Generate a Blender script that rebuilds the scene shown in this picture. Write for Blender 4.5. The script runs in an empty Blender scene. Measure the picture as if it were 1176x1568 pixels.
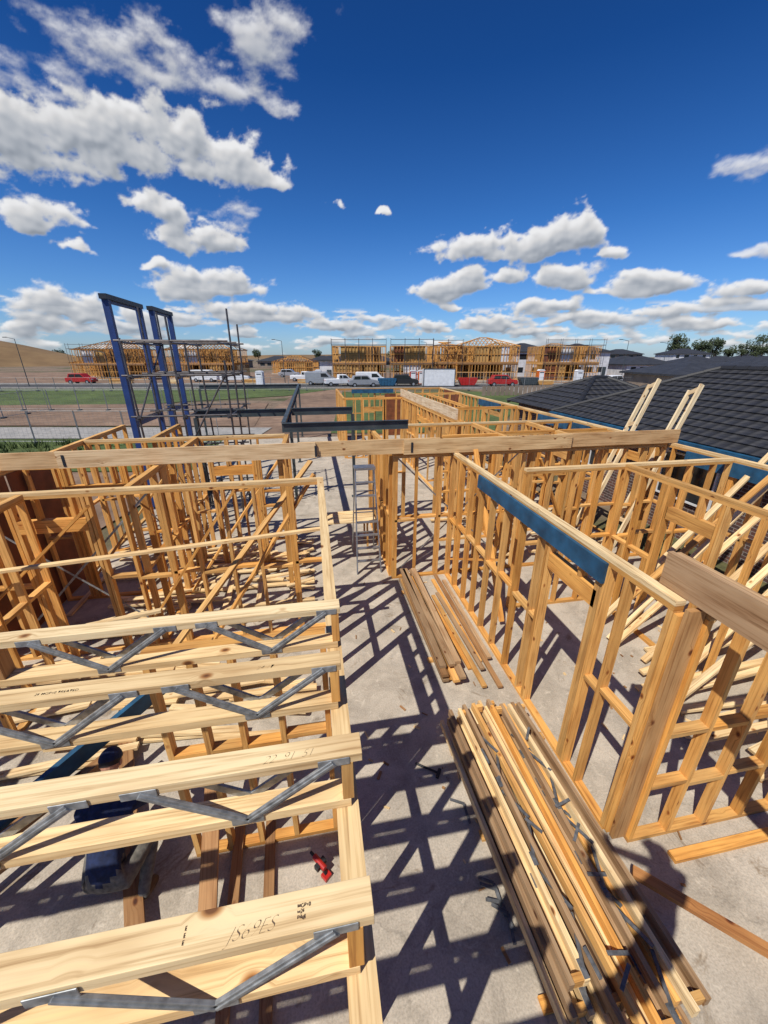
import bpy, math, random
import numpy as np
from mathutils import Vector, Matrix, Euler
R=random.Random(7)
scene=bpy.context.scene
rad=math.radians
C10,S10=math.cos(rad(10)),math.sin(rad(10))
def CF(x,y): # site axes are turned 10 deg from the street axes
    return (C10*x+S10*y, -S10*x+C10*y)

# ---------------------------------------------------------------- materials
def newmat(name):
    m=bpy.data.materials.new(name); m.use_nodes=True
    nt=m.node_tree; nt.nodes.clear()
    out=nt.nodes.new('ShaderNodeOutputMaterial'); b=nt.nodes.new('ShaderNodeBsdfPrincipled')
    nt.links.new(b.outputs[0],out.inputs[0])
    return m,nt,b
def N(nt,t,**k):
    n=nt.nodes.new(t)
    for a,v in k.items():
        if a=='inp':
            for i,x in v.items(): n.inputs[i].default_value=x
        else: setattr(n,a,v)
    return n
def L(nt,a,b): nt.links.new(a,b)
def ramp(nt,fac,stops):
    r=N(nt,'ShaderNodeValToRGB'); e=r.color_ramp.elements
    while len(e)<len(stops): e.new(.5)
    for i,(p,c) in enumerate(stops):
        e[i].position=p; e[i].color=(c,c,c,1) if not isinstance(c,tuple) else (*c,1)
    L(nt,fac,r.inputs[0]); return r.outputs[0]
def mixc(nt,mode,fac,a,b):
    m=N(nt,'ShaderNodeMix',data_type='RGBA',blend_type=mode)
    if isinstance(fac,(int,float)): m.inputs[0].default_value=fac
    else: L(nt,fac,m.inputs[0])
    for s,i in ((a,6),(b,7)):
        if isinstance(s,tuple): m.inputs[i].default_value=(*s[:3],1)
        else: L(nt,s,m.inputs[i])
    return m.outputs[2]
def wood_mat():
    m,nt,b=newmat('timber')
    uv=N(nt,'ShaderNodeUVMap'); at=N(nt,'ShaderNodeAttribute',attribute_name='tint')
    mpk=N(nt,'ShaderNodeMapping',inp={3:(.75,1.2,1)}); L(nt,uv.outputs[0],mpk.inputs[0])
    v=N(nt,'ShaderNodeTexVoronoi',inp={'Scale':4.2}); L(nt,mpk.outputs[0],v.inputs[0])
    bend=ramp(nt,v.outputs['Distance'],[(.0,1.0),(.25,0.0)])
    mp=N(nt,'ShaderNodeMapping',inp={3:(.9,34,1)}); L(nt,uv.outputs[0],mp.inputs[0])
    ad=N(nt,'ShaderNodeVectorMath',operation='MULTIPLY_ADD'); L(nt,bend,ad.inputs[0]); ad.inputs[1].default_value=(.12,1.3,0); L(nt,mp.outputs[0],ad.inputs[2])
    n1=N(nt,'ShaderNodeTexNoise',inp={'Scale':1.6,'Detail':4,'Roughness':.62,'Distortion':.4}); L(nt,ad.outputs[0],n1.inputs[0])
    g=ramp(nt,n1.outputs[0],[(.32,(.52,.41,.30)),(.46,(.92,.88,.82)),(.52,(1.,1.,1.)),(.7,(1.1,1.1,1.05))])
    c=mixc(nt,'MULTIPLY',.85,at.outputs[0],g)
    mp2=N(nt,'ShaderNodeMapping',inp={3:(1.1,5,1)}); L(nt,uv.outputs[0],mp2.inputs[0])
    n2=N(nt,'ShaderNodeTexNoise',inp={'Scale':1.5,'Detail':3}); L(nt,mp2.outputs[0],n2.inputs[0])
    c=mixc(nt,'MULTIPLY',.75,c,ramp(nt,n2.outputs[0],[(.3,(.62,.50,.38)),(.56,(1.,1.,1.))]))
    k=ramp(nt,v.outputs['Distance'],[(.05,(.20,.10,.05)),(.08,(.55,.36,.22)),(.13,(1.,1.,1.))])
    c=mixc(nt,'MULTIPLY',1,c,k)
    L(nt,c,b.inputs['Base Color']); b.inputs['Roughness'].default_value=.75
    return m
WOOD=wood_mat()
def flat_mat(name,col,rough=.6,metal=0,nscale=6,var=.3,bump=0,obj=True):
    m,nt,b=newmat(name)
    tc=N(nt,'ShaderNodeTexCoord')
    n=N(nt,'ShaderNodeTexNoise',inp={'Scale':nscale,'Detail':4}); L(nt,tc.outputs['Object'],n.inputs[0])
    c=mixc(nt,'MULTIPLY',1,(*col,1),ramp(nt,n.outputs[0],[(.3,1-var),(.7,1+var*.4)]))
    L(nt,c,b.inputs['Base Color']); b.inputs['Roughness'].default_value=rough; b.inputs['Metallic'].default_value=metal
    if bump:
        bp=N(nt,'ShaderNodeBump',inp={0:.5,1:bump}); L(nt,n.outputs[0],bp.inputs['Height']); L(nt,bp.outputs[0],b.inputs['Normal'])
    return m
GALV=flat_mat('galvanised_steel',(.32,.335,.34),.5,.45,30,.5)
OLDGALV=flat_mat('weathered_galvanised_steel',(.16,.165,.17),.6,.4,25,.5)
BLUELVL=flat_mat('blue_treated_lvl',(.014,.09,.18),.6,0,5,.5)
PORTALBLUE=flat_mat('blue_primed_steel',(.014,.045,.18),.5,0,3,.3)
GREYSTEEL=flat_mat('grey_steel',(.06,.075,.08),.5,.2,3,.35)
DARKSTEEL=flat_mat('dark_steel',(.03,.035,.045),.5,.3,3,.35)
PLY=flat_mat('red_brown_bracing_ply',(.20,.06,.02),.75,0,4,.4)
SCAFF=flat_mat('scaffold_tube',(.13,.12,.12),.45,.6,8,.4)
ALU=flat_mat('aluminium',(.42,.43,.44),.4,.8,10,.3)
ORANGE=flat_mat('orange_plastic',(.75,.16,.02),.5)
RED=flat_mat('red_paint',(.42,.02,.015),.35,0,3,.15)
WHITE=flat_mat('white_paint',(.74,.75,.76),.45,0,2,.12)
BLACK=flat_mat('black_rubber',(.015,.015,.016),.6,0,5,.2)
GLASS=flat_mat('dark_glass',(.02,.025,.03),.08,0,2,.1)
SILVER=flat_mat('silver_paint',(.4,.41,.43),.3,.4,2,.1)
NAVY=flat_mat('navy_cloth',(.012,.022,.07),.9,0,25,.5,.01)
GREYCL=flat_mat('grey_work_trousers',(.16,.145,.12),.9,0,25,.5,.01)
SKIN=flat_mat('skin',(.45,.22,.14),.55,0,12,.15)
BOOT=flat_mat('tan_boot',(.12,.065,.03),.7,0,20,.4)
HAIR=flat_mat('hair',(.02,.013,.009),.7,0,40,.4)
PENCIL=flat_mat('marker_ink',(.16,.10,.055),.8)
YELLOWF=flat_mat('yellow_wall_sheet',(.45,.27,.09),.8,0,1,.3)
WRAP=flat_mat('white_house_wrap',(.62,.63,.65),.6,0,1,.25)
DROOF=flat_mat('dark_roof_sheet',(.035,.037,.042),.6,0,1,.3)
BRICKFAR=flat_mat('render_wall',(.25,.19,.14),.85,0,1,.25)
SHADESHEET=flat_mat('interior_shade_sheet',(.10,.055,.025),.85,0,1,.4)  # dark colour stands in for the shade inside the distant frames

def concrete_mat(name,base,dust):
    m,nt,b=newmat(name)
    tc=N(nt,'ShaderNodeTexCoord')
    def nz(s,d=6,r=.6,dist=0):
        n=N(nt,'ShaderNodeTexNoise',inp={'Scale':s,'Detail':d,'Roughness':r,'Distortion':dist}); L(nt,tc.outputs['Object'],n.inputs[0]); return n.outputs[0]
    c=mixc(nt,'MIX',ramp(nt,nz(.9,6,.65,.4),[(.38,0.0),(.62,1.0)]),(*base,1),(*dust,1))
    c=mixc(nt,'MULTIPLY',.8,c,ramp(nt,nz(2.3,6,.72,.8),[(.33,.66),(.55,1.0)]))
    c=mixc(nt,'MULTIPLY',.8,c,ramp(nt,nz(60,3),[(.3,.7),(.6,1.05)]))
    c=mixc(nt,'MIX',ramp(nt,nz(6.5,5,.7,1.2),[(.58,0.0),(.74,.8)]),c,(.64,.56,.44))
    c=mixc(nt,'MULTIPLY',.8,c,ramp(nt,nz(1.3,4,.8,2.0),[(.30,(.5,.42,.33)),(.40,(1.,1.,1.))]))
    v=N(nt,'ShaderNodeTexVoronoi',feature='DISTANCE_TO_EDGE',inp={'Scale':.27}); 
    ad=N(nt,'ShaderNodeVectorMath',operation='ADD'); nn=N(nt,'ShaderNodeTexNoise',inp={'Scale':2.5,'Detail':4}); L(nt,tc.outputs['Object'],nn.inputs[0])
    L(nt,tc.outputs['Object'],ad.inputs[0]); L(nt,nn.outputs[1],ad.inputs[1]); L(nt,ad.outputs[0],v.inputs[0])
    c=mixc(nt,'MULTIPLY',.35,c,ramp(nt,v.outputs['Distance'],[(.0,.45),(.005,1.0)]))
    L(nt,c,b.inputs['Base Color']); b.inputs['Roughness'].default_value=.88
    bp=N(nt,'ShaderNodeBump',inp={0:.4,1:.012}); L(nt,nz(35,4),bp.inputs['Height']); L(nt,bp.outputs[0],b.inputs['Normal'])
    return m
CONC=concrete_mat('slab_concrete',(.42,.36,.28),(.53,.46,.365))
PATHC=concrete_mat('path_concrete',(.30,.29,.27),(.38,.36,.33))
def ground_mat():
    m,nt,b=newmat('site_ground')
    tc=N(nt,'ShaderNodeTexCoord')
    def nz(s,d=6,r=.6,dist=0):
        n=N(nt,'ShaderNodeTexNoise',inp={'Scale':s,'Detail':d,'Roughness':r,'Distortion':dist}); L(nt,tc.outputs['Object'],n.inputs[0]); return n.outputs[0]
    grass=mixc(nt,'MIX',ramp(nt,nz(.5),[(.35,0.),(.65,1.)]),(.065,.075,.022),(.14,.125,.05))
    grass=mixc(nt,'MULTIPLY',.8,grass,ramp(nt,nz(7,6,.8),[(.35,.45),(.65,1.15)]))
    dirt=mixc(nt,'MIX',ramp(nt,nz(1.3,8,.7),[(.35,0.),(.65,1.)]),(.13,.09,.058),(.25,.18,.12))
    c=mixc(nt,'MIX',ramp(nt,nz(.05,5,.6,.6),[(.42,0.),(.5,1.)]),grass,dirt)
    L(nt,c,b.inputs['Base Color']); b.inputs['Roughness'].default_value=.95
    bp=N(nt,'ShaderNodeBump',inp={0:.8,1:.1}); L(nt,nz(4,6,.7),bp.inputs['Height']); L(nt,bp.outputs[0],b.inputs['Normal'])
    return m
GROUND=ground_mat()
def patch_mat(name,a,bb,s=1.2):
    m,nt,b=newmat(name)
    tc=N(nt,'ShaderNodeTexCoord')
    n=N(nt,'ShaderNodeTexNoise',inp={'Scale':s,'Detail':8,'Roughness':.75}); L(nt,tc.outputs['Object'],n.inputs[0])
    n2=N(nt,'ShaderNodeTexNoise',inp={'Scale':s*.13,'Detail':5,'Roughness':.7}); L(nt,tc.outputs['Object'],n2.inputs[0])
    c=mixc(nt,'MIX',ramp(nt,n.outputs[0],[(.35,0.),(.65,1.)]),(*a,1),(*bb,1))
    c=mixc(nt,'MULTIPLY',.9,c,ramp(nt,n2.outputs[0],[(.35,.6),(.6,1.1)]))
    L(nt,c,b.inputs['Base Color']); b.inputs['Roughness'].default_value=.95
    bp=N(nt,'ShaderNodeBump',inp={0:.8,1:.08}); L(nt,n.outputs[0],bp.inputs['Height']); L(nt,bp.outputs[0],b.inputs['Normal'])
    return m
GRASS=patch_mat('grass_mat',(.05,.085,.018),(.11,.145,.035),1.5)
DIRT=patch_mat('dirt_mat',(.17,.105,.065),(.29,.19,.125),.9)
HILLM=patch_mat('dry_hill_grass',(.19,.11,.045),(.28,.175,.075),.05)
ASPH=patch_mat('asphalt',(.05,.05,.052),(.085,.083,.08),2)
def brick_mat():
    m,nt,b=newmat('brickwork')
    uv=N(nt,'ShaderNodeUVMap')
    t=N(nt,'ShaderNodeTexBrick',inp={'Color1':(.16,.065,.045,1),'Color2':(.07,.04,.035,1),'Mortar':(.33,.31,.28,1),'Scale':1,'Mortar Size':.006,'Brick Width':.24,'Row Height':.086,'Bias':.1})
    L(nt,uv.outputs[0],t.inputs[0]); L(nt,t.outputs[0],b.inputs['Base Color']); b.inputs['Roughness'].default_value=.9
    return m
BRICK=brick_mat()
def tile_mat():
    m,nt,b=newmat('roof_tiles')
    uv=N(nt,'ShaderNodeUVMap')
    w=N(nt,'ShaderNodeTexWave',wave_type='BANDS',bands_direction='X',inp={'Scale':1.05,'Distortion':0}); L(nt,uv.outputs[0],w.inputs[0])
    n=N(nt,'ShaderNodeTexNoise',inp={'Scale':3,'Detail':5}); L(nt,uv.outputs[0],n.inputs[0])
    c=mixc(nt,'MULTIPLY',1,(.036,.036,.039,1),ramp(nt,n.outputs[0],[(.3,.5),(.7,1.35)]))
    c=mixc(nt,'MULTIPLY',.8,c,ramp(nt,w.outputs[1],[(.0,.45),(.35,1.)]))
    L(nt,c,b.inputs['Base Color']); b.inputs['Roughness'].default_value=.6
    bp=N(nt,'ShaderNodeBump',inp={0:1,1:.04}); L(nt,w.outputs[1],bp.inputs['Height']); L(nt,bp.outputs[0],b.inputs['Normal'])
    return m
TILE=tile_mat()

# ---------------------------------------------------------------- mesh builder
def tint_orange(): 
    k=R.uniform(.74,1.15); r=R.random()
    return (.72*k, (.345+.075*r)*k, (.072+.07*r)*k)
def tint_pale():
    k=R.uniform(.85,1.06); r=R.random()
    return (.84*k,(.60+.06*r)*k,(.30+.08*r)*k)
def tint_brown():
    k=R.uniform(.65,1.15); return (.36*k,.19*k,.075*k)
def tint_grey():
    k=R.uniform(.7,1.2); return (.40*k,.26*k,.14*k)
class MB:
    def __init__(s): s.v=[];s.f=[];s.uv=[];s.c=[];s.mi=[]
    def face(s,pts,uvs=None,tint=(1,1,1),mi=0):
        n=len(s.v); s.v+=[tuple(p) for p in pts]; s.f.append(tuple(range(n,n+len(pts)))); s.mi.append(mi)
        s.uv+= uvs if uvs else [(p[0]+p[2],p[1]) for p in pts]; s.c+=[tint]*len(pts)
    def board(s,p0,p1,w,h,up=(0,0,1),tint=None,mi=0):
        p0=Vector(p0);p1=Vector(p1);d=p1-p0;Ln=d.length
        if Ln<1e-5: return
        d/=Ln; up=Vector(up); side=d.cross(up)
        if side.length<1e-4: up=Vector((1,0,0)); side=d.cross(up)
        side.normalize(); u=side.cross(d)
        if tint is None: tint=tint_orange()
        a=side*w/2;b=u*h/2
        q=[p0-a-b,p0+a-b,p0+a+b,p0-a+b,p1-a-b,p1+a-b,p1+a+b,p1-a+b]
        n=len(s.v); s.v+=[tuple(x) for x in q]; s.c+=[tint]*8
        ou,ov=R.uniform(0,50),R.uniform(0,50)
        for (i,j,base,ext) in ((0,1,0,w),(1,2,w,h),(2,3,w+h,w),(3,0,2*w+h,h)):
            s.f.append((n+i,n+j,n+j+4,n+i+4)); s.mi.append(mi)
            s.uv+=[(ou,ov+base),(ou,ov+base+ext),(ou+Ln,ov+base+ext),(ou+Ln,ov+base)]
        for idx in ((3,2,1,0),(4,5,6,7)):
            s.f.append(tuple(n+k for k in idx)); s.mi.append(mi)
            s.uv+=[(ou,ov),(ou+w*.1,ov),(ou+w*.1,ov+h*.6),(ou,ov+h*.6)]
    def box(s,x0,x1,y0,y1,z0,z1,tint=(1,1,1),mi=0):
        s.board((x0,(y0+y1)/2,(z0+z1)/2),(x1,(y0+y1)/2,(z0+z1)/2),y1-y0,z1-z0,tint=tint,mi=mi)
    def tube(s,p0,p1,r,n=8,mi=0,r2=None,tint=(1,1,1),cap=True):
        p0=Vector(p0);p1=Vector(p1);d=(p1-p0).normalized(); r2=r if r2 is None else r2
        a=d.orthogonal().normalized(); b=d.cross(a); k=len(s.v)
        for p,rr in((p0,r),(p1,r2)):
            for i in range(n):
                t=2*math.pi*i/n; s.v.append(tuple(p+a*rr*math.cos(t)+b*rr*math.sin(t))); s.c.append(tint)
        for i in range(n):
            j=(i+1)%n; s.f.append((k+i,k+j,k+n+j,k+n+i)); s.mi.append(mi); s.uv+=[(0,0)]*4
        if cap:
            s.f.append(tuple(k+i for i in reversed(range(n)))); s.f.append(tuple(k+n+i for i in range(n))); s.mi+=[mi,mi]; s.uv+=[(0,0)]*(2*n)
    def prism(s,poly,axis_len,y0,mi=0,tint=(1,1,1)):
        n=len(poly);k=len(s.v)
        for yy in (y0,y0+axis_len):
            for (x,z) in poly: s.v.append((x,yy,z)); s.c.append(tint)
        for i in range(n):
            j=(i+1)%n; s.f.append((k+j,k+i,k+n+i,k+n+j)); s.mi.append(mi); s.uv+=[(0,0)]*4
        s.f.append(tuple(k+i for i in range(n))); s.f.append(tuple(k+n+i for i in reversed(range(n)))); s.mi+=[mi,mi]; s.uv+=[(0,0)]*(2*n)
    def make(s,name,mats,parent=None,bevel=0,loc=None,rot=0):
        me=bpy.data.meshes.new(name); me.from_pydata(s.v,[],s.f)
        for m in mats: me.materials.append(m)
        me.polygons.foreach_set('material_index',s.mi)
        ul=me.uv_layers.new(name='UVMap'); flat=[c for p in s.uv for c in p]; ul.data.foreach_set('uv',flat)
        ca=me.color_attributes.new('tint','FLOAT_COLOR','POINT'); ca.data.foreach_set('color',[x for c in s.c for x in (*c,1)])
        me.update()
        o=bpy.data.objects.new(name,me); scene.collection.objects.link(o)
        if parent: o.parent=parent
        if loc: o.location=loc
        if rot: o.rotation_euler=(0,0,rot)
        if bevel:
            b=o.modifiers.new('bevel','BEVEL'); b.width=bevel; b.segments=2; b.limit_method='ANGLE'
        return o
def empty(name,loc=(0,0,0),rot=0):
    e=bpy.data.objects.new(name,None); e.location=loc; e.rotation_euler=(0,0,rot); scene.collection.objects.link(e); return e

# ---------------------------------------------------------------- ground and setting
g=MB()
g.face([(-1500,-800,-.18),(1500,-800,-.18),(1500,2500,-.18),(-1500,2500,-.18)])
g.make('ground',[GROUND])
g=MB(); g.box(-5.1,7.5,-4,23.2,-.3,0); g.make('concrete_slab',[CONC])
def sheet(name,pts,z,mat,cf=True):
    g=MB(); g.face([(*(CF(*p) if cf else p),z) for p in pts]); return g.make(name,[mat])
sheet('grass_field',[(-140,36),(-30,37),(-12,50),(-7,61),(-140,61)],-.12,GRASS)
sheet('grass_field',[(-6,25),(7,25),(20,56),(-8,56)],-.14,GRASS)
sheet('grass_field',[(-60,16),(-8,16),(-8,22.9),(-60,22.9)],-.12,GRASS)
sheet('dirt_ground',[(-9,20),(-3,20),(-6,60),(-12,60)],-.135,DIRT)
sheet('concrete_path',[(-90,23),(-7.6,23),(-7.6,26.8),(-90,27.5)],-.10,PATHC)
sheet('dirt_ground',[(-60,28),(-9,27.5),(-12,42),(-60,38)],-.11,DIRT)
sheet('dirt_ground',[(-90,8),(-8,8),(-8,15.9),(-90,15.9)],-.13,DIRT)
sheet('dirt_ground',[(-300,74),(300,74),(300,125),(-300,125)],-.14,DIRT)
sheet('street_road',[(-300,62),(300,62),(300,70),(-300,70)],-.10,ASPH)
k=MB()
for y in (61.7,70.3):
    a=CF(-300,y);b=CF(300,y); k.board((*a,-.05),(*b,-.05),.3,.2)
k.make('street_kerb',[PATHC])
sheet('footpath',[(-300,72),(300,72),(300,73.6),(-300,73.6)],-.09,PATHC)
sheet('driveway',[(17,40),(40,40),(34,61.5),(18,61.5)],-.09,PATHC)
def hill(name,cx,cy,rx,ry,h,mat):
    g=MB();n=40;P={}
    for i in range(n+1):
        for j in range(n+1):
            x=-1+2*i/n;y=-1+2*j/n; r=math.hypot(x,y)
            z=h*max(0,1-r*r)**1.3*(1+.12*math.sin(5*x+2*y)+.06*math.sin(13*x))-.3
            P[i,j]=(*CF(cx+x*rx,cy+y*ry),z)
    for i in range(n):
        for j in range(n): g.face([P[i,j],P[i+1,j],P[i+1,j+1],P[i,j+1]])
    return g.make(name,[mat])
hill('hill',-300,230,160,70,19,HILLM)
hill('hill',-60,900,460,100,9,HILLM)

# ---------------------------------------------------------------- stud walls
def wall(a,b,z0=0,z1=2.7,sp=.45,nogs=(1.35,),doors=(),extra=0,name='timber_stud_wall',tf=tint_orange,strap=False):
    m=MB(); a=Vector((*a,0));b=Vector((*b,0));d=b-a;Ln=d.length;d/=Ln
    nrm=Vector((-d.y,d.x,0))
    def P(u,z,o=0): 
        q=a+d*u+nrm*o; return (q.x,q.y,z)
    m.board(P(0,z0+.0225),P(Ln,z0+.0225),.09,.045,tint=tint_orange())
    m.board(P(0,z1-.0225),P(Ln,z1-.0225),.09,.045,tint=tf())
    m.board(P(.002,z1-.069),P(Ln-.002,z1-.069),.088,.045,tint=tint_orange())
    us=[.0225];u=.0225
    while u+sp<Ln-.2: u+=sp; us.append(u+R.uniform(-.03,.03))
    us.append(Ln-.0225)
    us=[u for u in us if not any(x0-.06<u<x1+.06 for x0,x1 in doors)]
    for x0,x1 in doors: us+=[x0,x1,x0-.05,x1+.05]
    us=sorted(u for u in us if .01<u<Ln-.01)
    for u in us:
        j=R.uniform(-.008,.008)
        m.board(P(u,z0+.045),P(u+j,z1-.092),.09,.045,up=d,tint=tint_orange())
        if R.random()<.18: m.board(P(u+.047,z0+.045),P(u+.047+j,z1-.092),.09,.045,up=d,tint=tint_orange())
    for nz in nogs:
        for u0,u1 in zip(us[:-1],us[1:]):
            if any(abs(u0-x0)<.01 and abs(u1-x1)<.01 for x0,x1 in doors) or u1-u0<.12: continue
            zz=z0+nz+R.choice((-.025,.025))
            m.board(P(u0+.0225,zz),P(u1-.0225,zz),.09,.045,tint=tint_orange())
    for x0,x1 in doors:
        m.board(P(x0+.02,2.2),P(x1-.02,2.2),.09,.19,tint=tint_orange())
        u=x0+.3
        while u<x1-.1: m.board(P(u,2.3),P(u,z1-.09),.09,.045,up=d); u+=.45
    if strap:
        m.board(P(.1,z1-.1,.05),P(min(Ln-.1,2.6),z0+.1,.05),.002,.03,mi=1); m.board(P(.1,z0+.1,.055),P(min(Ln-.1,2.6),z1-.1,.055),.002,.03,mi=1)
    return m.make(name,[WOOD,GALV])
wall((.035,-2.5),(.035,5.7),sp=.6,nogs=(1.35,),doors=((5.0,6.7),),tf=tint_pale)
wall((-5.0,5.745),(.08,5.745),nogs=(1.3,),doors=((.9,1.8),),strap=True,tf=tint_pale)
wall((-5.0,-3.0),(-5.0,11.6),nogs=(1.35,))
wall((-4.95,9.5),(-.7,9.5),nogs=(1.35,),doors=((1.2,2.9),),tf=tint_pale)
wall((-.65,7.1),(-.65,9.45),nogs=(1.35,))
wall((-2.65,5.8),(-2.65,9.45),nogs=(1.35,),strap=True)
wall((-4.9,7.4),(-2.7,7.4),nogs=(1.35,),doors=((.6,1.5),))
wall((-2.6,8.3),(-.7,8.3),nogs=(1.35,),doors=((.5,1.3),))
wall((-1.35,2.55),(-.02,2.55),nogs=(1.35,),z1=2.4,sp=.3)
wall((-3.9,4.2),(-3.9,5.65),nogs=(1.35,))
W2=wall((2.62,2.05),(2.62,7.05),nogs=(1.35,),doors=((.75,1.6),),tf=tint_pale)
m=MB(); m.board((2.62,2.02,.046),(2.62,2.02,2.6),.09,.045,up=(0,1,0)); m.board((2.66,1.96,.046),(2.66,1.96,2.68),.14,.045,up=(0,1,0),tint=(.50,.28,.11)); m.make('corner_post',[WOOD])
wall((2.74,1.95),(7.3,1.95),nogs=(.75,1.45),sp=.42)
wall((3.35,5.7),(7.35,5.7),nogs=(1.35,),tf=tint_pale)
wall((1.42,7.12),(7.35,7.12),nogs=(1.35,),doors=((2.9,3.7),),strap=True)
wall((1.42,7.2),(1.42,10.3),nogs=(1.35,),sp=.35)
wall((1.42,10.4),(7.35,10.4),nogs=(1.35,),doors=((1,1.9),),tf=tint_pale)
wall((4.3,7.2),(4.3,10.3),nogs=(1.35,))
wall((5.9,7.2),(5.9,10.3),nogs=(1.35,),doors=((.8,1.6),))
wall((4.4,8.9),(7.3,8.9),nogs=(1.35,))
wall((5.2,3.4),(5.2,5.65),nogs=(1.35,),doors=((.5,1.3),))
wall((2.9,8.7),(4.25,8.7))
wall((4.0,10.5),(4.0,17.8),nogs=(1.35,),doors=((2,4.6),))
wall((4.05,13.7),(7.35,13.7),nogs=(1.35,))
wall((7.42,-3),(7.42,23.1),nogs=(1.35,),doors=((10.5,12),(18,19.5)),tf=tint_pale)
wall((1.35,23.1),(7.38,23.1),nogs=(1.35,),doors=((2.2,3.9),))
wall((1.35,17.8),(1.35,23.05),nogs=(1.35,))
wall((1.4,17.8),(3.95,17.8),nogs=(1.35,),doors=((.8,1.7),))
wall((4.05,19.6),(7.35,19.6),nogs=(1.35,))
wall((5.6,14),(5.6,19.5))
wall((-3.6,9.6),(-3.6,11.5)); 
m=MB()
m.board((-7.5,7.02,2.84),(-3.6,7.02,2.84),.045,.27,tint=(.64,.43,.22))
m.board((-4.1,6.972,2.85),(-.0,6.972,2.85),.045,.27,tint=(.74,.54,.31))
m.board((-.3,7.02,2.852),(2.3,7.02,2.852),.045,.27,tint=(.68,.46,.23))
m.board((1.6,6.972,2.84),(5.0,6.972,2.84),.045,.27,tint=(.70,.48,.24))
m.board((4.7,7.02,2.845),(7.5,7.02,2.845),.045,.27,tint=(.60,.38,.18))
for x in (-4.0,.0,1.75): m.box(x-.02,x+.02,6.943,6.947,2.74,2.93,mi=1)
m.make('timber_cross_beam',[WOOD,DARKSTEEL])
m=MB(); m.board((2.56,2.75,2.53),(2.56,5.7,2.53),.04,.21,tint=(1,1,1)); 
m.make('blue_lvl_lintel',[BLUELVL])
m=MB(); m.board((2.68,2.3,2.845),(2.68,-2.5,2.845),.045,.28,tint=(.44,.28,.15)); m.board((2.73,2.28,2.845),(2.73,-2.5,2.845),.045,.27,tint=(.55,.36,.19)); m.make('timber_beam',[WOOD])
m=MB(); m.board((7.36,9.6,2.5),(7.36,12.2,2.5),.04,.25); m.board((7.36,15.0,2.5),(7.36,17.2,2.5),.04,.25); m.board((7.36,3.6,2.5),(7.36,6.6,2.5),.04,.25);m.make('blue_lvl_lintel',[BLUELVL])
m=MB(); m.board((2.2,23.03,2.55),(4.6,23.03,2.55),.04,.22); m.make('blue_lvl_lintel',[BLUELVL])
m=MB(); m.board((4.0,10.8,2.86),(4.0,18.2,2.86),.06,.3,tint=(.74,.58,.39)); m.make('pale_lvl_beam',[WOOD])
m=MB(); m.box(-4.95,-4.94,5.82,7.0,.02,2.62); m.box(-4.95,-4.94,7.05,8.2,.02,2.62); m.make('bracing_panel',[PLY])
m=MB(); m.box(7.36,7.37,19.8,22.2,.02,2.66); m.make('bracing_panel',[PLY])
m=MB(); m.box(1.40,1.41,21.3,23.0,.02,2.66); m.make('bracing_panel',[PLY])
m=MB(); m.box(4.1,5.9,23.03,23.04,.02,2.4); m.make('bracing_panel',[PLY])
def ibeam(p0,p1,name='steel_beam',h=.2,w=.1,mat=GREYSTEEL):
    m=MB(); p0=Vector(p0);p1=Vector(p1)
    m.board(p0+Vector((0,0,h/2)),p1+Vector((0,0,h/2)),w,.012); m.board(p0-Vector((0,0,h/2)),p1-Vector((0,0,h/2)),w,.012); m.board(p0,p1,.01,h-.014)
    return m.make(name,[mat])
ibeam((-.75,9.6,2.83),(2.3,9.6,2.83)); ibeam((-.72,9.75,2.83),(-.72,23.5,2.83))
ibeam((-3.4,12.4,2.83),(-.8,12.4,2.83)); ibeam((-.65,12.5,2.83),(1.2,12.5,2.83))
ibeam((-6.0,23.6,2.83),(-.6,23.6,2.83)); 
for x,y in ((-.72,23.6),(-6,23.6),(-3.4,12.4),(-.72,12.6),(1.2,12.5),(-.72,17.5)):
    m=MB(); m.box(x-.045,x+.045,y-.045,y+.045,0.012,2.72); m.box(x-.1,x+.1,y-.1,y+.1,.0,.012); m.make('steel_post',[GREYSTEEL])

# ---------------------------------------------------------------- floor trusses
def truss_webs(m,y,z0,z1,x0,x1,off=.047):
    u=x0
    while u>x1+.7:
        a=u-.02;b=u-.36;c=u-.70
        for sy in (-1,1):
            yy=y+sy*off
            for (p,q) in (((a,z1),(b,z0)),((b,z0),(c,z1))):
                m.board((p[0],yy,p[1]),(q[0],yy,q[1]),.012,.034,up=(1,0,0),mi=1)
                m.board((p[0],yy+sy*.007,p[1]),(q[0],yy+sy*.007,q[1]),.006,.012,up=(1,0,0),mi=1)
            for xx,zz in ((a,z1),(b,z0),(c,z1)): m.box(xx-.06,xx+.06,yy-.002,yy+.002,zz-.018,zz+.018,mi=1)
        u-=.9
def floor_truss(t,s0=.09,s1=-5.04,name='floor_truss',jit=0):
    m=MB(); sk=R.uniform(-.02,.02)
    m.board((s0+jit,t,2.978),(s1,t+sk,2.978),.09,.044,tint=tint_pale())
    m.board((s0-.03,t,2.726),(s1,t+sk,2.726),.09,.045,tint=tint_pale())
    m.board((s0-.04,t,2.749),(s0-.04,t,2.955),.09,.045,up=(1,0,0),tint=tint_orange())
    m.board((s1+.04,t+sk,2.749),(s1+.04,t+sk,2.955),.09,.045,up=(1,0,0),tint=tint_pale())
    m.board((-1.78,t,2.749),(-1.78,t,2.955),.088,.045,up=(1,0,0),tint=tint_brown())
    truss_webs(m,t,2.735,2.972,s0-.07,s1)
    return m.make(name,[WOOD,GALV],bevel=.0025)
ts=[2.04,1.57,1.08,.61,.13,-.34,-.8,-1.27,-1.74,-2.2]
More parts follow.
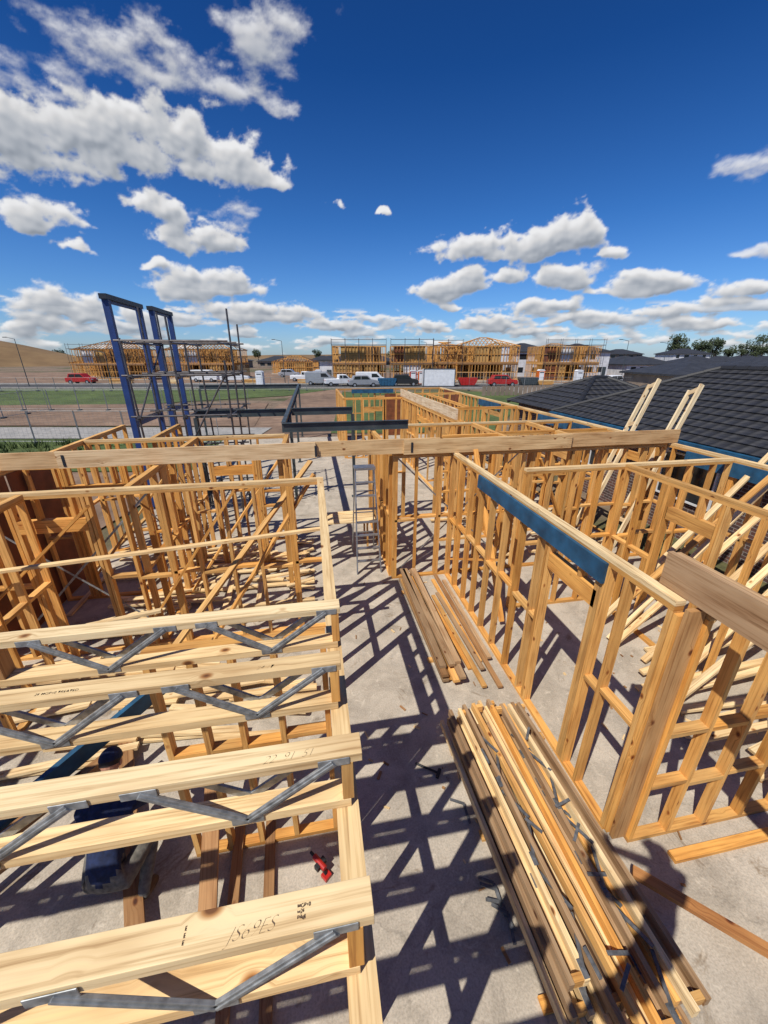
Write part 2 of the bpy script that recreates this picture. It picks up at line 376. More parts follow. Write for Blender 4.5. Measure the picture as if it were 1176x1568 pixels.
trs=[floor_truss(t+R.uniform(-.01,.01),.07+R.uniform(-.02,.02),jit=R.uniform(-.01,.02)) for t in ts]
def mark(txt,x,y,z,size,rot,parent,shear=.3):
    cu=bpy.data.curves.new('marking','FONT'); cu.body=txt; cu.size=size; cu.shear=shear; cu.extrude=.0002; cu.offset=-.0016
    o=bpy.data.objects.new('marking',cu); o.location=(x,y,z); o.rotation_euler=(0,0,rot); cu.materials.append(PENCIL); scene.collection.objects.link(o); o.parent=parent
mark("22  91  51",-.27,1.06,3.0012,.045,.03,trs[2],.5)
mark("JS69ES",-.31,.585,3.0012,.045,.05,trs[3],.6)
mark("MGP10\nH2F\nPINE",-.13,.625,3.0012,.012,0,trs[3],0)
mark("E\nE\nE",-.42,.63,3.0012,.014,0,trs[3],0)
mark("2F MGP10 TREATED",-1.3,1.56,3.0012,.02,0,trs[1],0)
mark("24 17",-.35,1.55,3.0012,.035,0,trs[1])

def boards(name,lst,w=.09,h=.035,tf=tint_pale,mats=(WOOD,GALV)):
    m=MB()
    for b in lst: m.board(b[0],b[1],b[2] if len(b)>2 else w,b[3] if len(b)>3 else h,tint=tf())
    return m.make(name,list(mats))
boards('temporary_brace',[((-.1,6.6,2.75),(-2.0,4.3,.9)),((-.05,5.9,2.72),(-1.9,5.2,.1)),((-1.2,5.65,2.6),(-3.0,5.63,.1)),((-3.1,5.6,2.5),(-4.9,5.6,.9)),((-.7,7.3,2.6),(-2.5,7.0,.2)),((-2.7,8.6,2.6),(-4.6,7.9,.2))],tf=tint_orange)
boards('temporary_brace',[((-4.9,4.9,1.9),(.0,5.1,2.15),.07,.035),((-4.9,4.6,1.0),(-2.2,4.9,1.2),.07,.035)])
boards('temporary_brace',[((3.0,7.0,2.8),(3.0,5.2,.1)),((7.3,4.9,2.7),(4.6,4.4,.9)),((4.4,7.0,2.5),(5.6,7.05,.1)),((2.7,4.9,1.5),(2.7,7,.4))],tf=tint_orange)
L1=[]
for i in range(7):
    t0=2.9+i*.27+R.uniform(-.05,.05); s0=4.45+R.uniform(-.25,.25)+i*.05
    L1.append(((s0,t0+.3,.05),(7.9+R.uniform(-.1,.4),t0+.75+R.uniform(-.15,.15),2.95),.09,.04))
boards('leaning_timber_boards',L1)
L1=[]
for i in range(10):
    t0=2.2+i*.22; s0=4.5+R.uniform(-.3,.5)
    L1.append(((s0,t0,.05+.05*(i%3)),(7.2,t0+R.uniform(-.5,.5),.3+.1*(i%4)),.09,.04))
boards('timber_stack',L1)
def lean_pair(t,s0=6.3,s1=8.0,z=3.9):
    m=MB()
    for dt in (0,.24):
        m.board((s0,t+dt,.02),(s1,t+.37+dt,z-dt*.6),.045,.09,up=(1,0,0),tint=(.84,.69,.44))
    for f in (.98,.75,.5,.25):
        a=Vector((s0,t,.02)).lerp(Vector((s1,t+.37,z)),f); m.board(a,a+Vector((0,.24,-.12*f)),.04,.08,up=(0,0,1),tint=(.8,.62,.37))
    m.make('leaning_frame',[WOOD])
lean_pair(8.0); lean_pair(6.9,z=3.85)
m=MB()
for k in range(4):
    for j in range(3):
        m.board((1.62+j*.12+R.uniform(-.02,.02),4.1+R.uniform(-.1,.2),.07+.05*k),(1.60+j*.12+R.uniform(-.04,.04),7.0+R.uniform(-.3,.1),.07+.05*k),.1,.044,tint=R.choice((tint_brown,tint_orange,tint_grey))())
m.board((1.5,4.6,.022),(2.0,4.6,.022),.08,.04);m.board((1.5,6.5,.022),(2.0,6.5,.022),.08,.04)
m.make('timber_stack',[WOOD])
m=MB()
for k in range(6):
    m.board((2.08+k*.07+R.uniform(-.02,.02),3.95+R.uniform(-.1,.6),.03+.03*(k%3)),(1.98+k*.09,6.9+R.uniform(-.8,.1),.03+.03*(k%3)),.07,.035,tint=R.choice((tint_brown,tint_orange,tint_grey))())
m.make('timber_stack',[WOOD])
# truss stack lying on its side
m=MB()
for lay in range(4):
    for row in range(4):
        x0=1.42+row*.25+R.uniform(-.04,.04)+.02*lay; a=R.uniform(-.06,.06); y0=.74+R.uniform(-.05,.3); y1=3.35+R.uniform(-.25,.15); z=.08+.094*lay
        dz=R.uniform(-.004,.004)
        for dx in (0,.12):
            m.board((x0+dx,y0+R.uniform(0,.05),z+dz),(x0+dx+a-.06,y1,z+dz),.04,.088,tint=R.choice((tint_pale,tint_grey,tint_orange,tint_pale,tint_grey))())
        for yy in (y0+.07,y1-.05): m.board((x0+.022,yy,z+dz),(x0+.098,yy,z+dz),.044,.085,tint=tint_orange())
        if row%2: continue
        y=y0+.1
        while y<y1-.6:
            for (ya,xa,yb,xb) in ((y,.12,y+.3,.24),(y+.3,.24,y+.6,.12)):
                m.board((x0+xa,ya,z+.046),(x0+xb,yb,z-.0),.026,.012,mi=1)
            for (ya,xa) in ((y,.12),): m.box(x0+xa-.02,x0+xa+.02,ya-.05,ya+.05,z+.043+dz,z+.048+dz,mi=1)
            y+=.66
for yy in (1.1,2.2,3.1): m.board((1.35,yy,.018),(2.55,yy,.018),.09,.03)
m.make('stacked_floor_trusses',[WOOD,OLDGALV])
m=MB()
for i in range(5):
    p=Vector((1.22+R.uniform(0,.14),1.2+R.uniform(0,1.9),.02)); a=R.uniform(1.2,2.0)
    q=p+Vector((math.cos(a)*.18,math.sin(a)*.18,.02)); r=q+Vector((math.cos(a+1.2)*.14,math.sin(a+1.2)*.14,.03)); m.board(p,q,.025,.01);m.board(q,r,.025,.01)
for i in range(9):
    p=Vector((1.5+R.uniform(0,.8),.95+R.uniform(0,2.1),.43)); a=R.uniform(0,3.1)
    q=p+Vector((math.cos(a)*.16,math.sin(a)*.16,.02)); m.board(p,q,.025,.01)
m.make('loose_metal_webs',[OLDGALV])
m=MB(); m.board((2.5,1.62,.2),(4.5,-.2,.1),.09,.045,tint=(.42,.19,.06)); m.make('loose_timber_board',[WOOD])
m=MB(); m.board((3.05,1.72,.022),(4.4,1.72,.022),.09,.045,tint=tint_orange()); m.make('loose_timber_board',[WOOD])
m=MB()
for i in range(60):
    x=R.uniform(-4.7,-.4);y=R.uniform(6.0,9.2);a=R.choice((0,0,.1,1.5))+R.uniform(-.2,.2);l=R.uniform(.5,2.2)
    z=.03+R.uniform(0,.1); m.board((x,y,z),(min(max(x+l*math.cos(a),-4.8),-.2),min(y+l*math.sin(a),9.4),z+.01),.09,.035,tint=tint_pale())
for i in range(34):
    x=R.uniform(-4.8,-1.2);y=R.uniform(3.6,5.4);a=R.uniform(-.5,.3);l=R.uniform(.8,2.2)
    z=.03+R.uniform(0,.12); m.board((x,y,z),(min(x+l*math.cos(a),-.2),y+l*math.sin(a)*.4,z+.01),.09,.035,tint=tint_pale())
for i in range(25):
    x=R.uniform(3,7);y=R.uniform(7.4,10);a=R.uniform(-.5,1.6);l=R.uniform(.5,1.5)
    z=.03+R.uniform(0,.12); m.board((x,y,z),(min(x+l*math.cos(a),7.3),y+l*math.sin(a)*.4,z+.01),.09,.035,tint=tint_pale())
for i in range(90):
    x=R.choice((R.uniform(.2,2.4),R.uniform(2.9,6)));y=R.uniform(1.0,7);a=R.uniform(0,3);l=R.uniform(.015,.1)
    m.board((x,y,.008),(x+l*math.cos(a),y+l*math.sin(a),.009),R.uniform(.008,.03),.012,tint=R.choice((tint_pale,tint_brown))())
m.make('timber_offcuts',[WOOD])
m=MB(); m.board((-3.4,2.2,.5),(-1.9,4.1,.75),.06,.2); m.make('blue_lvl_beam',[BLUELVL])
boards('loose_timber_board',[((-2.5,3.9,.1),(-1.5,1.6,.12),.14,.045),((-1.25,3.2,.6),(-1.05,1.5,.05),.14,.045),((-1.0,3.0,.05),(-.9,1.3,.05),.09,.045),((-.7,2.9,.03),(-.6,1.2,.03),.09,.04),((-3.6,1.6,.5),(-2.6,2.6,.5),.09,.045)],tf=tint_brown)
boards('timber_sawhorse',[((-3.7,1.7,.5),(-2.3,3.3,.55),.09,.09),((-3.6,1.8,.5),(-3.8,1.6,0),.07,.035),((-3.5,1.9,.5),(-3.2,1.7,0),.07,.035),((-2.4,3.2,.5),(-2.6,3.4,0),.07,.035),((-2.4,3.2,.5),(-2.1,3.0,0),.07,.035)],tf=tint_brown)

def ladder(cx,cy):
    m=MB(); h=2.2
    for sx in (-.26,.26):
        m.board((cx+sx,cy-.55,0),(cx+sx*.75,cy-.03,h),.025,.07,up=(0,1,0)); m.board((cx+sx,cy+.55,0),(cx+sx*.75,cy+.03,h),.025,.05,up=(0,1,0))
    for i in range(1,8):
        f=i/8; w=.26*(1-.25*f); m.board((cx-w,cy-.55+.52*f,h*f),(cx+w,cy-.55+.52*f,h*f),.08,.025)
        if i%2==0: m.board((cx-w,cy+.55-.52*f,h*f),(cx+w,cy+.55-.52*f,h*f),.03,.02)
    m.box(cx-.22,cx+.22,cy-.14,cy+.14,h,h+.05,mi=0)
    m.make('step_ladder',[ALU,ORANGE])
ladder(.98,7.95)
m=MB(); 
for yy in (8.6,8.85,9.1): m.board((.0,yy,.75),(1.3,yy,.76),.22,.03,tint=tint_pale())
for xx in (.15,1.1):
    for yy in (8.55,9.15): m.board((xx,yy,0),(xx,yy,.73),.06,.04,up=(1,0,0),tint=tint_orange())
    m.board((xx,8.5,.7),(xx,9.2,.7),.05,.06)
m.make('work_trestle',[WOOD])

m=MB(); m.box(-.075,.075,-.035,.035,.05,.12,mi=1); m.tube((0,-.09,.10),(0,.12,.10),.035,12,0); m.tube((0,.12,.10),(0,.19,.10),.02,10,1); m.board((0,-.04,.1),(0,-.10,-.03),.035,.04,mi=1); m.box(-.05,.05,-.15,-.05,-.05,0,mi=0)
dr=m.make('cordless_drill',[RED,BLACK],loc=(-.2,2.2,.04),rot=.7,bevel=.005); dr.scale=(.72,.72,.72)
m=MB(); m.tube((-.14,0,.02),(.12,0,.02),.013,10,0); m.box(.12,.155,-.06,.05,.005,.035,mi=0); m.make('hammer',[BLACK],loc=(1.02,2.95,0),rot=-.6,bevel=.003)

# ---------------------------------------------------------------- blue steel portals + scaffold
def portal(s,t0,t1,top):
    m=MB()
    for t in (t0,t1):
        m.box(s-.075,s+.075,t-.075,t+.075,-.1,top-.1,mi=0); m.box(s-.13,s+.13,t-.13,t+.13,-.12,-.09,mi=0)
    m.box(s-.09,s+.09,t0-.15,t1+.15,top-.1,top+.02,mi=1)
    m.board((s,t0+.1,top-.13),(s,t1-.1,top-.13),.05,.1,mi=0); m.board((s,t0,2.6),(s,t1,2.6),.1,.16,mi=0)
    m.make('blue_steel_portal_frame',[PORTALBLUE,DARKSTEEL])
portal(-5.05,12.4,14.5,5.85); portal(-5.05,15.6,17.4,5.9)
m=MB()
xs=(-4.4,-3.3,-2.2); ys=(11.2,12.5,13.8)
for x in xs:
    for y in ys:
        h=R.choice((4.8,5.3,5.6,4.3)); m.tube((x+R.uniform(-.05,.05),y,-.1),(x+R.uniform(-.08,.08),y,h),.026)
        m.box(x-.08,x+.08,y-.08,y+.08,-.1,-.09)
        for z in (1.9,2.9,3.9): m.box(x-.05,x+.05,y-.05,y+.05,z-.04,z+.07)
for z in (.4,1.9,2.9,3.9,4.7):
    for x in xs: m.tube((x,ys[0]-.2,z),(x,ys[-1]+.2,z),.024)
    for y in ys: m.tube((xs[0]-.2,y,z+.05),(xs[-1]+.2,y,z+.05),.024)
m.tube((xs[0],ys[0],.4),(xs[-1],ys[0],3.9),.022); m.tube((xs[0],ys[0],2.9),(xs[0],ys[-1],4.7),.022)
for j in range(3): m.board((xs[0],ys[0]+.15+j*.25,1.98),(xs[-1],ys[0]+.15+j*.25,1.98),.23,.04,mi=1)
m.make('scaffold',[SCAFF,GREYSTEEL])

# ---------------------------------------------------------------- neighbour house
def courses(m,P0,P1,Q0,Q1,n,mi=0):
    P0,P1,Q0,Q1=map(Vector,(P0,P1,Q0,Q1)); nr=(P1-P0).cross(Q0-P0).normalized()
    if nr.z<0: nr=-nr
    ed=(P1-P0).normalized(); up=nr*.035
    for i in range(n):
        a0=P0.lerp(Q0,i/n);a1=P1.lerp(Q1,i/n);b0=P0.lerp(Q0,(i+1)/n);b1=P1.lerp(Q1,(i+1)/n)
        f=lambda v,k:((v-P0).dot(ed),k)
        q=[a0+up,a1+up,b1,b0]; m.face(q,[f(a0,i),f(a1,i),f(b1,i+1),f(b0,i+1)],mi=mi)
        m.face([a0-nr*.01,a1-nr*.01,a1+up,a0+up],[f(a0,i),f(a1,i),f(a1,i),f(a0,i)],mi=mi)
def ridge(m,a,b,mi=0):
    a=Vector(a);b=Vector(b);Ln=(b-a).length;n=max(1,int(Ln/.4))
    for i in range(n): m.tube(a.lerp(b,i/n),a.lerp(b,(i+1)/n),.10,8,mi,r2=.085)
house=empty('brick_house')
m=MB(); e=2.45
def hip_roof(m,s0,s1,t0,t1,e,rise,n,alongt=True):
    w=(s1-s0)/2 if alongt else (t1-t0)/2
    if alongt: A=((s0+s1)/2,t0+w,e+rise);B=((s0+s1)/2,t1-w,e+rise)
    else: A=(s0+w,(t0+t1)/2,e+rise);B=(s1-w,(t0+t1)/2,e+rise)
    c=[(s0,t0,e),(s1,t0,e),(s1,t1,e),(s0,t1,e)]
    if alongt:
        courses(m,c[0],c[3],A,B,n);courses(m,c[1],c[2],A,B,n);courses(m,c[0],c[1],A,A,n);courses(m,c[3],c[2],B,B,n)
        hips=((c[0],A),(c[1],A),(c[2],B),(c[3],B))
    else:
        courses(m,c[0],c[1],A,B,n);courses(m,c[3],c[2],A,B,n);courses(m,c[0],c[3],A,A,n);courses(m,c[1],c[2],B,B,n)
        hips=((c[0],A),(c[3],A),(c[2],B),(c[1],B))
    ridge(m,A,B)
    for a,b in hips: ridge(m,a,b)
hip_roof(m,9.0,15.6,-5,14,e,1.6,12); hip_roof(m,9.3,15,13.2,18.3,2.4,1.15,8,False)
m.make('roof',[TILE],parent=house)
m=MB()
def bwall(m,a,b,z0,z1):
    Ln=math.dist(a,b); m.face([(*a,z0),(*b,z0),(*b,z1),(*a,z1)],[(0,z0),(Ln,z0),(Ln,z1),(0,z1)])
bwall(m,(9.45,-4.5),(9.45,13.5),-.18,2.4);bwall(m,(9.45,13.5),(15,13.5),-.18,2.4);bwall(m,(15,-4.5),(15,13.5),-.18,2.4);bwall(m,(9.45,-4.5),(15,-4.5),-.18,2.4)
bwall(m,(9.7,13.52),(9.7,17.9),-.18,2.35);bwall(m,(9.7,17.9),(14.6,17.9),-.18,2.35);m.make('brick_walls',[BRICK],parent=house)
m=MB()
m.box(8.97,8.99,-5,14,2.18,2.45); m.box(8.86,8.965,-5,14,2.33,2.45); m.box(9.0,15.6,14.0,14.02,2.22,2.45); m.make('fascia_and_gutter',[BLUELVL],parent=house)
m=MB(); m.box(8.99,9.45,-5,14,2.2,2.21); m.make('eave_lining',[WHITE],parent=house)
m=MB()
for t in (3.0,7.5,11.2):
    m.box(9.40,9.44,t,t+1.5,.9,2.0,mi=1); 
    for (a,b,c,d) in ((t-.05,t,.85,2.05),(t+1.5,t+1.55,.85,2.05),(t+.73,t+.77,.9,2.0)): m.box(9.38,9.445,a,b,c,d,mi=0)
    m.box(9.38,9.445,t,t+1.5,.85,.9,mi=0); m.box(9.38,9.445,t,t+1.5,2.0,2.05,mi=0)
m.make('windows',[WHITE,GLASS],parent=house)

# ---------------------------------------------------------------- distant suburb
def far_frame(x,y,w,d,st,roof=True,sheets=0,rot=0,scaff=False,zs=1.06):
    m=MB(); H=st*3.0
    T=tint_orange
    def fw(x0,y0,x1,y1,z):
        Ln=math.hypot(x1-x0,y1-y0);n=max(1,int(Ln/.55)); up=((x1-x0)/Ln,(y1-y0)/Ln,0)
        for i in range(n+1):
            f=i/n
            if R.random()<.12: continue
            px,py=x0+(x1-x0)*f,y0+(y1-y0)*f
            m.board((px,py,z),(px,py,z+2.6),.09,.07,up=up,tint=T())
        for zz in (z+.04,z+1.35,z+2.62): m.board((x0,y0,zz),(x1,y1,zz),.09,.09,tint=T())
    for k in range(st):
        z=k*3.0
        for i in range(5): 
            yy=d*i/4; a=R.uniform(0,.15)*w if i else 0; fw(a,yy,w-R.uniform(0,.1)*w*(i>0),yy,z)
        for i in range(5): fw(w*i/4,0,w*i/4,d,z)
        if R.random()<.8: m.box(w*.1,w*.9,d*.6,d*.62,z+.05,z+2.6,mi=6)  # dark panel added to paint shade into the interior
        if k<st-1:
            n=int(w/.6)
            for i in range(n): m.board((i*.6,-.05,z+2.84),(i*.6,d,z+2.84),.07,.3,tint=T())
            m.board((0,-.08,z+2.84),(w,-.08,z+2.84),.05,.32,tint=tint_brown()); m.box(0.1,w-.1,.1,d-.1,z+2.995,z+3.015,mi=6)  # floor sheet, with interior shade put into its colour
    if roof:
        rh=w*.13 if w<14 else 1.8; hip=d/2
        n=int(w/.7)
        for i in range(n+1):
            px=w*i/n; e=min(px,w-px,hip)/hip*rh
            yc=min(px,w-px,hip)
            m.board((px,-.4,H-.3),(px,yc,H-.3+e),.06,.1,tint=T()); m.board((px,d+.4,H-.3),(px,d-yc,H-.3+e),.06,.1,tint=T())
            m.board((px,-.4,H-.3),(px,d+.4,H-.3),.06,.1,tint=T())
            if px%2<1: m.board((px,d/2,H-.3),(px,yc,H-.3+e),.06,.08,tint=T())
        m.board((hip,d/2,H-.3+rh),(w-hip,d/2,H-.3+rh),.06,.14,tint=T())
        for (ax,ay,bx) in ((0,0,hip),(0,d,hip),(w,0,w-hip),(w,d,w-hip)): m.board((ax,ay,H-.3),(bx,d/2,H-.3+rh),.06,.14,tint=T())
        for f in (.25,.5,.75):
            m.board((hip*f,d/2*f-.06,H-.25+rh*f),(w-hip*f,d/2*f-.06,H-.25+rh*f),.05,.05,tint=T())
    for k in range(sheets):
        x0=R.uniform(0,w-3); z=R.randrange(st)*3.0; ww=R.uniform(1.2,3); m.box(x0,x0+ww,.1+k*.02,.112+k*.02,z+.05,z+2.6,mi=R.choice((1,1,2,3)))
    m.box(-.3,w+.3,-.3,d+.3,-.4,-.02,mi=4)
    if scaff:
        n=int(w/2.4)
        for i in range(n+1):
            for yy in (-1.3,-.5): m.tube((w*i/n,yy,-.2),(w*i/n,yy,H+.8),.03,6,5)
        for z in (2.9,H-.2,H+.6):
            for yy in (-1.3,-.5): m.tube((0,yy,z),(w,yy,z),.026,6,5)
        m.board((0,-.9,H-.25),(w,-.9,H-.25),.7,.05,tint=tint_brown())
    o=m.make('timber_framed_house',[WOOD,YELLOWF,PLY,WRAP,CONC,SCAFF,SHADESHEET],loc=(*CF(x,y),.12),rot=rad(-10)+rot); o.scale=(1,1,zs); return o
far_frame(-9.4,77,9.8,9,2,False,5,0,True); far_frame(1.2,76,7.5,9,2,False,6,0,True); far_frame(9.2,80,5.5,8,2,True,2,0,True)
far_frame(13.8,79,11.5,10,2,True,4)
far_frame(29.5,78,10.5,9,2,False,4,0,True)
far_frame(-62,84,14,10,2,True,2,0,True,.97); far_frame(-45,86,14,10,2,True,2,0,True,.97)
far_frame(-72,96,9,9,1,True,1); far_frame(44,120,12,10,2,True,2); far_frame(24,104,10,9,2,True,2); far_frame(-30,112,11,9,1,True,2)
def far_house(x,y,w,d,h,mat,rot=0,rise=1.9):
    E=empty('brick_house',(*CF(x,y),-.15),rad(-10)+rot)
    m=MB(); m.box(0,w,0,d,0,h-.225); m.make('walls',[mat],parent=E)
    m=MB(); o=.5;hp=(min(w,d)+1)/2
    c=[(-o,-o,h),(w+o,-o,h),(w+o,d+o,h),(-o,d+o,h)]
    if w>=d: A=(-o+hp,d/2,h+rise);B=(w+o-hp,d/2,h+rise); F=[(c[0],c[1],B,A),(c[2],c[3],A,B),(c[1],c[2],B),(c[3],c[0],A)]
    else: A=(w/2,-o+hp,h+rise);B=(w/2,d+o-hp,h+rise); F=[(c[0],c[1],A),(c[1],c[2],B,A),(c[2],c[3],B),(c[3],c[0],A,B)]
    for f in F: m.face(list(f))
    m.box(-o,w+o,-o,d+o,h-.22,h-.003); m.make('roof',[DROOF],parent=E)
    m=MB(); lv=[0] if h<4 else [0,2.9]
    for z in lv:
        u=1.0
        while u<w-1.8:
            ww=R.choice((1.2,1.8)); zt=min(z+2.1,h-.35); m.box(u,u+ww,-.03,.02,z+.9,zt,mi=0); m.box(u-.06,u+ww+.06,-.02,.015,z+.84,z+.895,mi=1); m.box(u-.06,u+ww+.06,-.02,.015,zt+.005,zt+.06,mi=1); u+=ww+R.uniform(1,2.2)
    m.make('windows',[GLASS,WHITE],parent=E)
    m=MB(); m.box(w-1.3,w-.4,-.05,.0,0,2.1); m.make('door',[GREYSTEEL],parent=E)
for i in range(9): far_house(28+i*15+R.uniform(-2,2),102+R.uniform(-4,6),12,11,R.choice((2.7,2.7,5.6)) if i<2 else 2.7,R.choice((BRICKFAR,WRAP)))
for i in range(12): far_house(30+i*17+R.uniform(-2,2),62+i*5 if i>3 else 150,13,11,2.7,R.choice((BRICKFAR,WRAP,BRICKFAR)))
for i in range(16):
    if i>3: far_house(-150+i*20+R.uniform(-3,3),165+R.uniform(-5,15),14,11,R.choice((2.7,2.7,5.4)) if i>9 else 2.7,R.choice((BRICKFAR,WRAP)) if i>9 else BRICKFAR)
for i in range(14): far_house(60+i*21+R.uniform(-3,3),215+R.uniform(-5,25),15,11,R.choice((2.7,3.4)),R.choice((BRICKFAR,WRAP)),rise=2.4)
for i in range(5): far_house(-26+i*-1+R.uniform(-1,1)+i*4,130+i*3,11,10,2.8,BRICKFAR)
for i in range(6): far_house(24+i*11,44+i*5.5,9.5,11,2.5,BRICKFAR,rise=1.4) if i>0 else None
far_house(-12.3,80,2.6,5,3.9,WRAP,rise=.4); 
def car(x,y,col,kind='suv',rot=0,name='parked_car'):
    E=empty(name,(*CF(x,y),-.1),rad(-10)+rot)
    m=MB()
    if kind=='suv': body=[(0,.35),(0,1.0),(.1,1.05),(.5,1.12),(.75,1.7),(2.9,1.72),(3.5,1.12),(4.4,1.0),(4.6,.8),(4.6,.35)]
    elif kind=='ute': body=[(0,.4),(0,1.1),(2.0,1.12),(2.15,1.12),(2.2,1.75),(3.4,1.76),(4.0,1.15),(4.9,1.05),(5.1,.8),(5.1,.4)]
    else: body=[(0,.35),(0,2.0),(.1,2.1),(3.5,2.1),(4.3,1.3),(4.85,1.1),(4.9,.35)]
    m.prism(body,1.7,-.85); m.make('body',[col],parent=E,bevel=.06)
    m=MB()
    if kind=='suv': wins=[[(.75,1.15),(.9,1.6),(1.8,1.62),(1.8,1.15)],[(1.9,1.15),(1.9,1.62),(2.8,1.62),(3.25,1.15)]]
    elif kind=='ute': wins=[[(2.3,1.2),(2.3,1.65),(2.75,1.65),(2.75,1.2)],[(2.85,1.2),(2.85,1.65),(3.3,1.65),(3.75,1.2)]]
    else: wins=[[(2.6,1.3),(2.6,1.85),(3.4,1.85),(3.95,1.3)]]
    for w in wins: m.prism(w,1.72,-.86)
    m.make('windows',[GLASS],parent=E)
    m=MB()
    for wx in (.85,3.75 if kind!='ute' else 4.1):
        for sy in (-1,1): m.tube((wx,sy*.62,.33),(wx,sy*.89,.33),.34,18,0); m.tube((wx,sy*.885,.33),(wx,sy*.9,.33),.18,12,1)
    m.make('wheels',[BLACK,SILVER],parent=E)
    m=MB()
    for sy in (-.6,.6): m.box(-.02,.05,sy-.15,sy+.15,.8,1.0,mi=0); m.box(4.5,4.62 if kind=='suv' else 5.1 if kind=='ute' else 4.91,sy-.18,sy+.18,.7,.85,mi=1)
    m.make('lights',[RED,WHITE],parent=E)
car(16.6,66,RED); car(-9.5,66,WHITE,'ute',.3); car(-4.6,68,WHITE,'van'); car(-5.5,64,SILVER,'suv',.2); car(-13,69,SILVER,'van')
car(-30,76,WHITE,'ute',.15); car(-36,78,WHITE,'van'); car(-18,80,WHITE,'ute');car(-14.5,84,SILVER,'suv',.8); car(1,67,BLACK); car(34,64,WHITE,'suv',.4); car(31,60,BLACK,'suv',1.2); car(44,75,WHITE,'van');car(-55,72,RED,'suv');car(-24,95,SILVER)
def loo(x,y,mat):
    m=MB(); m.box(0,1.1,0,1.1,.1,2.1); m.prism([(-.04,2.1),(1.14,2.1),(.9,2.32),(.2,2.32)],1.16,-.03,mi=1); m.box(.15,.95,-.03,-.003,.2,1.98,mi=1); m.box(.2,.9,-.04,-.032,1.75,1.9,mi=2); m.box(-.05,1.15,-.05,1.15,0,.1,mi=2)
    m.make('portable_toilet',[mat,WHITE,BLACK],loc=(*CF(x,y),-.1),rot=rad(-10))
loo(4.4,70,RED);loo(-20.5,66,WHITE);loo(33,71,WHITE);loo(-12,72,WHITE);loo(5.8,70,ORANGE);loo(27.2,73,ORANGE)
m=MB(); m.box(0,5,0,2.4,.1,2.6)
for i in range(24): m.box(.1+i*.2,.2+i*.2,-.03,0,.2,2.5)
for x in (0,4.88): m.box(x,x+.12,-.05,.0,.1,2.6,mi=1)
m.box(0,5,-.05,0,2.6,2.7,mi=1); m.make('shipping_container',[WHITE,GREYSTEEL],loc=(*CF(6.2,65),-.1),rot=rad(-10))
def skip(x,y,mat):
    m=MB(); m.prism([(0,.9),(.4,.1),(2.6,.1),(3,.9),(3,1.2),(0,1.2)],1.6,0)
    for i in range(5): m.box(.5+i*.5,.55+i*.5,-.04,0,.15,1.15)
    m.make('skip_bin',[mat],loc=(*CF(x,y),-.1),rot=rad(-10))
skip(12.2,67,RED);skip(22.5,68,GREYSTEEL);skip(-1,66,BLUELVL)
for x,y in ((9,73),(20,72),(-7,73),(25,69),(-25,73),(-48,72),(37,66),(-38,71),(-15,72)):
    m=MB()
    for k in range(5):
        for j in range(4): m.board((R.uniform(-.1,.1),j*.3,.1+k*.14),(3.4+R.uniform(-.3,.3),j*.3,.1+k*.14),.25,.12,tint=R.choice((tint_orange,tint_pale))())
    m.make('timber_stack',[WOOD],loc=(*CF(x,y),-.1),rot=rad(-10)+R.uniform(-.3,.3))
def lamp(x,y,h):
    m=MB(); m.tube((0,0,0),(0,0,h),.07,8,0,r2=.04); m.tube((0,0,h),(-1.2,0,h+.25),.035,8,0); m.box(-1.7,-1.15,-.1,.1,h+.2,h+.3); m.make('street_lamp',[GREYSTEEL],loc=(*CF(x,y),-.15),rot=rad(-10))
lamp(-57,66,7.0);lamp(-40,60.5,5);lamp(-18,75,7);lamp(43,75,7);lamp(60,90,7);lamp(12,120,8);lamp(85,110,8)
def mesh_fence(p0,p1,h=1.8,z=-.15,name='temporary_fence'):
    m=MB(); a=Vector((*CF(*p0),z));b=Vector((*CF(*p1),z));Ln=(b-a).length;n=max(1,int(Ln/2.4)); Z=Vector((0,0,1))
    for i in range(n):
        q0=a.lerp(b,i/n);q1=a.lerp(b,(i+.98)/n)
        for q in (q0,q1): m.tube(q+Z*.05,q+Z*h,.019,6)
        for zz in (.15,h): m.tube(q0+Z*zz,q1+Z*zz,.017,6)
        for k in range(1,10): m.tube(q0.lerp(q1,k/10)+Z*.15,q0.lerp(q1,k/10)+Z*h,.0035,3,cap=False)
        for k in range(1,6): m.tube(q0+Z*(h*k/6),q1+Z*(h*k/6),.0035,3,cap=False)
        m.board(q0+Vector((0,-.25,.06)),q0+Vector((0,.25,.06)),.2,.12,mi=1)
    m.make(name,[GALV,GREYSTEEL])
mesh_fence((-40,22),(-9,21.5)); mesh_fence((-45,36),(-12,36)); mesh_fence((-28,9),(-30,36)); mesh_fence((-60,56),(-6,58)); mesh_fence((-10,74),(28,74)); mesh_fence((12,58),(38,58))
m=MB()
for i in range(60):
    a=CF(12+i*.6,50+i*.12) ; m.box(a[0],a[0]+.5,a[1]-.02,a[1]+.02,-.15,1.0)
m.make('paling_fence',[BRICKFAR])

